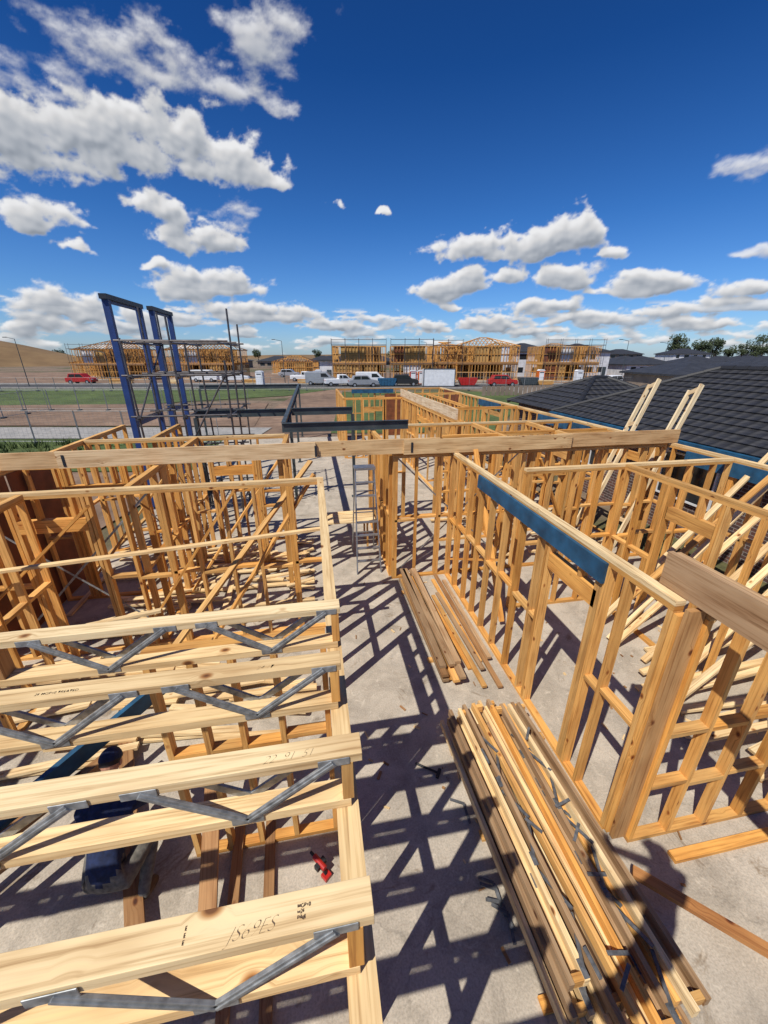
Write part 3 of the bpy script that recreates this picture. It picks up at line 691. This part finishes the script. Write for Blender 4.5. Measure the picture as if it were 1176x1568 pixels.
LEAF=flat_mat('eucalypt_foliage',(.045,.065,.022),.8,0,2,.5); BARK=flat_mat('bark',(.12,.09,.07),.9,0,4,.4)
m=MB()
def tree(x,y,h,w):
    X,Y=CF(x,y); m.tube((X,Y,-.2),(X+.3,Y,h*.5),.3,6,1,r2=.18)
    cl=[]
    for i in range(9):
        a=R.uniform(0,6.28); r=R.uniform(.2,1)*w*.36; c=Vector((X+r*math.cos(a),Y+r*math.sin(a),h*R.uniform(.5,.92))); cl.append(c); m.tube((X+.2,Y,h*.4),c,.12,5,1,r2=.04)
    for c in cl:
        s=w*R.uniform(.15,.26)
        for i in range(150):
            v=Vector((R.gauss(0,1),R.gauss(0,1),R.gauss(0,.7))); v=v.normalized()*s*R.uniform(.5,1.1)**.6; p=c+v
            a=Vector((R.gauss(0,1),R.gauss(0,1),R.gauss(0,1))).normalized(); b=a.orthogonal().normalized(); k=R.uniform(.2,.45)
            m.face([p-a*k,p+b*k*.6,p+a*k,p-b*k*.6],mi=0)
for i in range(13): tree(137+i*3.4+R.uniform(-1,1)+ (8 if i>8 else 0),205+R.uniform(-6,6),R.uniform(9,14),R.uniform(6,10))
for i in range(12): tree(-250+i*50+R.uniform(-8,8),330+R.uniform(-30,30),R.uniform(7,10),R.uniform(8,12))
m.make('distant_trees',[LEAF,BARK])
m=MB()
for i in range(90):
    x,y=R.uniform(-34,-9),R.uniform(17,21.5); X,Y=CF(x,y)
    for j in range(26):
        a=R.uniform(0,6.28); l=R.uniform(.15,.5); p=Vector((X+R.uniform(-.4,.4),Y+R.uniform(-.4,.4),-.14)); q=p+Vector((math.cos(a)*l*.5,math.sin(a)*l*.5,l)); sd=Vector((-math.sin(a),math.cos(a),0))*.03
        m.face([p-sd,p+sd,q])
m.make('weeds',[GRASS])

# ---------------------------------------------------------------- people
def skin_mesh(pts,edges,bone_mat,mats,name,parent,sub=2):
    keys=list(pts)
    me=bpy.data.meshes.new('tmp'); me.from_pydata([tuple(pts[k][0]) for k in keys],[(keys.index(a),keys.index(b)) for a,b in edges],[])
    o=bpy.data.objects.new('tmp',me); scene.collection.objects.link(o)
    sk=o.modifiers.new('s','SKIN'); ss=o.modifiers.new('u','SUBSURF'); ss.levels=sub; ss.render_levels=sub
    if not me.skin_vertices: return None
    dat=me.skin_vertices[0].data
    for i,k in enumerate(keys):
        r=pts[k][1]; dat[i].radius=(r,r) if not isinstance(r,tuple) else r; dat[i].use_root=(i==0)
    dg=bpy.context.evaluated_depsgraph_get(); ev=o.evaluated_get(dg); nm=bpy.data.meshes.new_from_object(ev)
    bpy.data.objects.remove(o)
    for mt in mats: nm.materials.append(mt)
    seg=[(Vector(pts[a][0]),Vector(pts[b][0]),bone_mat(a,b)) for a,b in edges]
    for p in nm.polygons:
        c=p.center; best=9
        for A,B,mi in seg:
            d=B-A; t=max(0,min(1,(c-A).dot(d)/max(d.length_squared,1e-9))); dd=(A+d*t-c).length
            if dd<best: best=dd; p.material_index=mi
        p.use_smooth=True
    ob=bpy.data.objects.new(name,nm); scene.collection.objects.link(ob); ob.parent=parent; return ob
def hand(wrist,dirv,palm_n,parent,curl=.6):
    w=Vector(wrist);d=Vector(dirv).normalized();n=Vector(palm_n);n=(n-d*n.dot(d)).normalized();s=d.cross(n)
    pts={'w':(w,.022),'p':(w+d*.05,(.034,.016))}; ed=[('w','p')]
    for i,(o,l) in enumerate(((-.03,.065),(-.01,.075),(.01,.07),(.03,.055))):
        b=w+d*.085+s*o; k1=b+(d*math.cos(curl*.6)+n*math.sin(curl*.6))*l*.55; k2=k1+(d*math.cos(curl*1.6)+n*math.sin(curl*1.6))*l*.5
        pts['f%da'%i]=(b,.011);pts['f%db'%i]=(k1,.009);pts['f%dc'%i]=(k2,.008); ed+=[('p','f%da'%i),('f%da'%i,'f%db'%i),('f%db'%i,'f%dc'%i)]
    b=w+d*.03-s*.035; pts['t1']=(b,.012);pts['t2']=(b+d*.03-s*.025+n*.01,.011);pts['t3']=(b+d*.055-s*.03+n*.02,.009); ed+=[('w','t1'),('t1','t2'),('t2','t3')]
    skin_mesh(pts,ed,lambda a,b:0,[SKIN],'hand',parent,1)
def head(c,face,up,parent,hat=True):
    m=MB(); f=Vector(face).normalized(); u=Vector(up); u=(u-f*u.dot(f)).normalized(); s=f.cross(u); c=Vector(c)
    def W(x,y,z): return c+s*x+f*y+u*z
    def ell(cx,cy,cz,rx,ry,rz,mi,n=16,k=12,zlo=-1):
        for i in range(n):
            for j in range(k):
                q=[]
                for (a,b) in ((i,j),(i+1,j),(i+1,j+1),(i,j+1)):
                    th=2*math.pi*a/n; ph=math.pi*(-.5+b/k)
                    if math.sin(ph)<zlo: ph=math.asin(zlo)
                    z=math.sin(ph); ch=1-.22*max(0,-z) if mi==0 else 1
                    q.append(W(cx+rx*math.cos(ph)*math.cos(th)*ch,cy+ry*math.cos(ph)*math.sin(th)*ch,cz+rz*z))
                m.face(q,mi=mi)
    ell(0,0,0,.078,.097,.115,0)
    ell(0,-.008,.018,.083,.1,.108,1,zlo=-.25)
    ell(0,.1,-.02,.014,.022,.022,0,8,6); ell(0,.088,-.058,.025,.012,.008,3,8,6)
    for x in (-.08,.08): ell(x,0,-.01,.012,.02,.03,0,8,6)
    for x in (-.032,.032): ell(x,.083,.01,.013,.012,.008,2,8,6); ell(x,.09,.01,.006,.006,.006,1,6,4)
    if hat:
        ell(0,0,.03,.09,.108,.1,4,zlo=0)
        a=[W(-.07,.08,.035),W(.07,.08,.035),W(.05,.17,.02),W(-.05,.17,.02)]; m.face(a,mi=4); m.face([p+u*.006 for p in a],mi=4)
    o=m.make('head',[SKIN,HAIR,WHITE,SKIN,NAVY],parent=parent)
    for p in o.data.polygons: p.use_smooth=True
def person(name,J,face,up,torso,legs,hat=True,feet=BOOT,hands=()):
    E=empty(name)
    ed=[('pel','sp'),('sp','ch'),('ch','nk'),('nk','hd')]
    for s in 'LR': ed+=[('pel','hip'+s),('hip'+s,'kn'+s),('kn'+s,'an'+s),('an'+s,'toe'+s),('ch','sh'+s),('sh'+s,'el'+s),('el'+s,'wr'+s)]
    rr={'pel':(.14,.12),'sp':(.135,.11),'ch':(.165,.12),'nk':.06,'hd':.055,'hip':.095,'kn':.065,'an':.05,'toe':.042,'sh':.07,'el':.05,'wr':.034}
    pts={k:(Vector(v),rr[k if k in rr else k[:-1]]) for k,v in J.items()}
    order=['pel']+[k for k in pts if k!='pel']; pts={k:pts[k] for k in order}
    def bm(a,b):
        if 'toe' in b: return 3
        if 'kn' in a or 'hip' in a or 'hip' in b or a=='pel' and b!='sp': return 1
        if a.startswith('el') : return 2
        if a=='nk': return 2
        return 0
    skin_mesh(pts,ed,bm,[torso,legs,SKIN,feet],'body',E)
    hc=Vector(J['hd'])+Vector(up).normalized()*.08
    head(hc,face,up,E,hat)
    for h in hands: hand(*h,E)
    return E
bx,by=-1.9,2.32
def Wk(x,y,z): return (bx+x,by+y,z)
J={'pel':Wk(0,-.12,.42),'sp':Wk(-.02,.02,.60),'ch':Wk(-.05,.22,.82),'nk':Wk(-.06,.36,.93),'hd':Wk(-.07,.43,.98),
'hipL':Wk(-.12,-.10,.40),'hipR':Wk(.12,-.10,.40),'knL':Wk(-.22,.28,.50),'knR':Wk(.24,.24,.45),'anL':Wk(-.17,.02,.10),'anR':Wk(.2,-.1,.10),'toeL':Wk(-.2,.2,.045),'toeR':Wk(.24,.08,.045),
'shL':Wk(-.24,.22,.82),'shR':Wk(.15,.24,.82),'elL':Wk(-.34,.42,.62),'elR':Wk(.22,.46,.6),'wrL':Wk(-.2,.60,.45),'wrR':Wk(.1,.68,.42)}
person('crouching_worker',J,(-.05,.8,-.6),(-.05,.6,.8),NAVY,GREYCL,hands=((J['wrL'],(.3,.5,-.6),(0,-.5,-.8)),(J['wrR'],(-.2,.5,-.6),(0,-.5,-.8))))
px,py=.42,-.44
def Pk(x,y,z): return (px+x,py+y,3.0+z)
J={'pel':Pk(0,0,.93),'sp':Pk(0,0,1.12),'ch':Pk(0,.02,1.36),'nk':Pk(0,.03,1.5),'hd':Pk(0,.05,1.58),
'hipL':Pk(-.1,0,.9),'hipR':Pk(.1,0,.9),'knL':Pk(-.22,.04,.5),'knR':Pk(.0,.04,.5),'anL':Pk(-.44,.08,.09),'anR':Pk(-.28,.04,.09),'toeL':Pk(-.44,.2,.045),'toeR':Pk(-.28,.18,.045),
'shL':Pk(-.2,.02,1.4),'shR':Pk(.2,.02,1.4),'elL':Pk(-.42,.14,1.2),'elR':Pk(.12,.24,1.22),'wrL':Pk(-.50,.33,1.38),'wrR':Pk(-.27,.36,1.38)}
person('photographer',J,(-.1,1,-.2),(0,.1,1),NAVY,GREYCL,hands=((J['wrL'],(.2,.15,1),(.3,.9,0)),(J['wrR'],(-.2,.15,1),(-.3,.9,0))))

# ---------------------------------------------------------------- clouds: a far shell of cloud patches
def vnoise(x,y,seed):
    rs=np.random.RandomState(seed); T=rs.rand(256,256)
    xi=np.floor(x).astype(int);yi=np.floor(y).astype(int);fx=x-xi;fy=y-yi
    fx=fx*fx*fx*(fx*(fx*6-15)+10);fy=fy*fy*fy*(fy*(fy*6-15)+10)
    a=T[xi&255,yi&255];b=T[(xi+1)&255,yi&255];c=T[xi&255,(yi+1)&255];d=T[(xi+1)&255,(yi+1)&255]
    return (a*(1-fx)+b*fx)*(1-fy)+(c*(1-fx)+d*fx)*fy
def fbm(x,y,seed,oct=7,gain=.5,billow=False):
    s=0;a=1;t=0;ca,sa=math.cos(.65),math.sin(.65)
    for o in range(oct):
        n=vnoise(x+17.3*o,y+9.1*o,seed+o)
        if billow: n=abs(2*n-1)
        s=s+a*n;t+=a;a*=gain
        x,y=2*(ca*x-sa*y),2*(sa*x+ca*y)
    return s/t
BL=[(-18.7,19.7,7.4,2.3),(-25.5,20.3,6.6,2.9),(-31.8,19.2,5.4,2.8),(-36.4,18.9,4.3,2.9),(-13.7,18.5,3.6,1.0),(-33.2,22.7,4.0,1.6),(-27.8,26.1,7.0,1.9),(-12.1,28.9,5.6,2.5),(-16.4,25.7,5.2,2.1),(-22.5,26.0,4.2,2.0),(-11.3,24.0,2.8,0.7),(-22.6,12.6,4.9,1.7),(-25.4,15.6,2.5,1.3),(-18.1,15.0,3.6,1.2),(-36.0,12.8,4.6,1.3),(-33.7,10.6,1.7,0.6),(-21.3,8.2,6.8,1.7),(-26.5,9.5,1.6,0.5),(-15.6,5.3,8.3,1.2),(-35.8,5.1,4.2,1.5),(-39.0,3.1,3.1,0.9),(-5.3,16.4,1.1,0.35),(-0.1,15.6,.9,0.3),(15.1,12.3,9.3,1.7),(22.4,13.4,3.1,2.0),(26.2,10.7,2,.6),(10.8,9,3.6,1.4),(7.6,8,3.1,1.5),(15.1,9.3,2.3,.8),(21.8,8.9,3.4,1.1),(8.6,6.1,1.6,.5),(30,7.5,4.9,1.1),(20.1,6,3.9,.9),(26.5,7.2,2.7,.7),(36.6,16.5,3.7,1),(38.8,6.6,2.8,.8),(37.6,5.4,3.2,.6),(39.2,9.3,2.4,.4),(-44,17,6,3),(-52,12,7,2.5),(48,14,6,2),(55,9,7,2),
(6,3.6,3.5,.7),(14,4.1,4.5,.8),(-7,4.0,4,.6),(25,4.3,5,.7),(32.5,4.8,4.5,.8),(-28,4.4,3.5,1.0),(36,3.3,4,.6),(19,3.0,4,.5)]
WISP={5,6,7,8,9,10,13,34,37}
st=.1
AZ=np.arange(-62,62,st);EL=np.arange(.15,42,st); A,E=np.meshgrid(AZ,EL,indexing='ij'); A=A.astype(np.float64)+200
wx=(fbm(A*.35,E*.5,1,5)-.5)*2.4; wy=(fbm(A*.35+50,E*.5,2,5)-.5)*1.5
PA=A-200+wx;PE=E+wy
def field(items):
    Lm=np.full(A.shape,9.)
    for (a,e_,rx,ry) in items:
        dy=(PE-(e_-ry*.3))/(ry*1.45); dy=np.where(dy<0,-dy*1.6,dy); dx=(PA-a)/(rx*1.12); l=np.sqrt(dx*dx+dy*dy)
        h=np.clip(.5+.5*(Lm-l)/.3,0,1); Lm=Lm*(1-h)+l*h-.3*h*(1-h)
    return Lm
sz=np.clip(E/16,.25,1.0)
nb=1-fbm(A*.5,E*.75,20,6,.55,True)*1.6
lo=np.clip((12-E)/12,0,1)
nf=fbm(A*.38,E*.55,40,8,.55)*(1-lo)+fbm(A*.6,E*1.1,240,8,.55)*lo
Lc=field([b for i,b in enumerate(BL) if i not in WISP]); Lw=field([BL[i] for i in WISP])
Dc=np.clip((1-Lc)*1.9,-3,.95)+(nf-.5)*2.3+(nb-.35)*.5-.08
Dw=np.clip((1-Lw)*1.3,-3,.65)+(fbm(A*.3,E*.62,140,8,.6)-.5)*2.2-.08
D2b=1-np.abs((E-2.9)/3.0); n2=fbm(A*.28,E*1.05,60,8,.58)
D2=(n2-.50)*4.0+np.minimum(D2b,.5)*.9-.22; D2=np.minimum(D2,D2b*2.5)
def ss(x,a,b):
    t=np.clip((x-a)/(b-a),0,1); return t*t*(3-2*t)
alpha=1-(1-ss(Dc,0,.6))*(1-.86*ss(Dw,0,1.0))*(1-.9*ss(D2,0,.6))
D=np.maximum(np.maximum(Dc,Dw*.8),D2)
Dp=np.clip(D,0,1.0); acc=np.zeros_like(D)
for k in range(1,15):
    sh_=np.roll(Dp,(k//2,-2*k),(0,1)); w_=np.where(k*.2<2.6*sz,1.0,0.0); acc+=sh_*w_*.2/sz
light=np.exp(-acc*.58)
def blur(a,n):
    for _ in range(n): a=(a+np.roll(a,1,0)+np.roll(a,-1,0)+np.roll(a,1,1)+np.roll(a,-1,1))/5
    return a
Ds=blur(D,3); rel=Ds-np.roll(Ds,(3,-4),(0,1))
bright=.33+.50*light+np.clip(rel,-.5,.5)*.26*ss(Dp,.1,.6)
bright=np.clip(bright,.25,.86)
tb=np.clip((bright-.25)/.42,0,1)[...,None]
col=bright[...,None]*((1-tb)*np.array([.86,.98,1.16])+tb*np.array([1.0,1.0,1.01]))
alpha=alpha*np.clip(E/1.2,0,1)*.98
keep=(alpha>.004)
ni,nj=A.shape
f=keep[:-1,:-1]|keep[1:,:-1]|keep[1:,1:]|keep[:-1,1:]
ii,jj=np.nonzero(f)
idx=np.stack([ii*nj+jj,(ii+1)*nj+jj,(ii+1)*nj+jj+1,ii*nj+jj+1],1)
used,inv=np.unique(idx.ravel(),return_inverse=True)
azr=np.radians((A-200).ravel()[used]+10);elr=np.radians(E.ravel()[used]); RR=4000
co3=np.stack([RR*np.cos(elr)*np.sin(azr),RR*np.cos(elr)*np.cos(azr),RR*np.sin(elr)],1).astype(np.float32)
me=bpy.data.meshes.new('sky'); nf_=len(ii)
me.vertices.add(len(used)); me.vertices.foreach_set('co',co3.ravel())
me.loops.add(nf_*4); me.loops.foreach_set('vertex_index',inv.astype(np.int32).ravel())
me.polygons.add(nf_); me.polygons.foreach_set('loop_start',np.arange(0,nf_*4,4,dtype=np.int32)); me.update(calc_edges=True)
ca=me.color_attributes.new('cloud','FLOAT_COLOR','POINT')
rgba=np.concatenate([col.reshape(-1,3)[used],alpha.ravel()[used][:,None]],1).astype(np.float32); ca.data.foreach_set('color',rgba.ravel())
me.validate()
cm=bpy.data.materials.new('clouds'); cm.use_nodes=True; ct=cm.node_tree; ct.nodes.clear()
o_=N(ct,'ShaderNodeOutputMaterial'); mx=N(ct,'ShaderNodeMixShader'); tr=N(ct,'ShaderNodeBsdfTransparent'); em=N(ct,'ShaderNodeEmission'); at=N(ct,'ShaderNodeAttribute',attribute_name='cloud')
L(ct,at.outputs['Color'],em.inputs[0]); L(ct,at.outputs['Alpha'],mx.inputs[0]); L(ct,tr.outputs[0],mx.inputs[1]); L(ct,em.outputs[0],mx.inputs[2]); L(ct,mx.outputs[0],o_.inputs[0])
try: cm.cycles.emission_sampling='NONE'
except Exception: pass
me.materials.append(cm); so_=bpy.data.objects.new('sky',me); scene.collection.objects.link(so_)

# ---------------------------------------------------------------- world
w=bpy.data.worlds.new('World'); scene.world=w; w.use_nodes=True; nt=w.node_tree; nt.nodes.clear()
SUNEL=54.7; SUNAZ=230
sky=N(nt,'ShaderNodeTexSky',sky_type='NISHITA'); sky.sun_disc=False; sky.sun_elevation=rad(SUNEL); sky.sun_rotation=rad(SUNAZ); sky.altitude=100; sky.air_density=1; sky.dust_density=.4; sky.ozone_density=2.5
out=N(nt,'ShaderNodeOutputWorld'); bg=N(nt,'ShaderNodeBackground',inp={1:.13}); L(nt,bg.outputs[0],out.inputs[0])
tc=N(nt,'ShaderNodeTexCoord'); sp=N(nt,'ShaderNodeSeparateXYZ'); L(nt,tc.outputs['Generated'],sp.inputs[0])
gr=ramp(nt,sp.outputs[2],[(0.0,(.50,.66,.96)),(.10,(.32,.56,.92)),(.25,(.17,.43,.80)),(.45,(.07,.28,.62)),(.7,(.06,.22,.50))])
L(nt,mixc(nt,'MULTIPLY',1,sky.outputs[0],gr),bg.inputs[0])
sd=bpy.data.lights.new('sun','SUN'); sd.energy=5.0; sd.angle=rad(.5); sd.color=(1,.955,.875)
so=bpy.data.objects.new('sun',sd); so.rotation_euler=Vector((.542,.455,-1)).to_track_quat('-Z','Y').to_euler(); so.location=(-20,-20,40); scene.collection.objects.link(so)
cd=bpy.data.cameras.new('camera'); co=bpy.data.objects.new('camera',cd); scene.collection.objects.link(co)
cd.sensor_fit='VERTICAL'; cd.sensor_height=36; cd.lens=36*600/1568; cd.clip_start=.02; cd.clip_end=9000
co.location=(0,0,4.4); co.rotation_euler=(rad(90-21.7),0,rad(-10)); scene.camera=co
scene.view_settings.view_transform='Standard'; scene.view_settings.look='None'; scene.view_settings.exposure=0
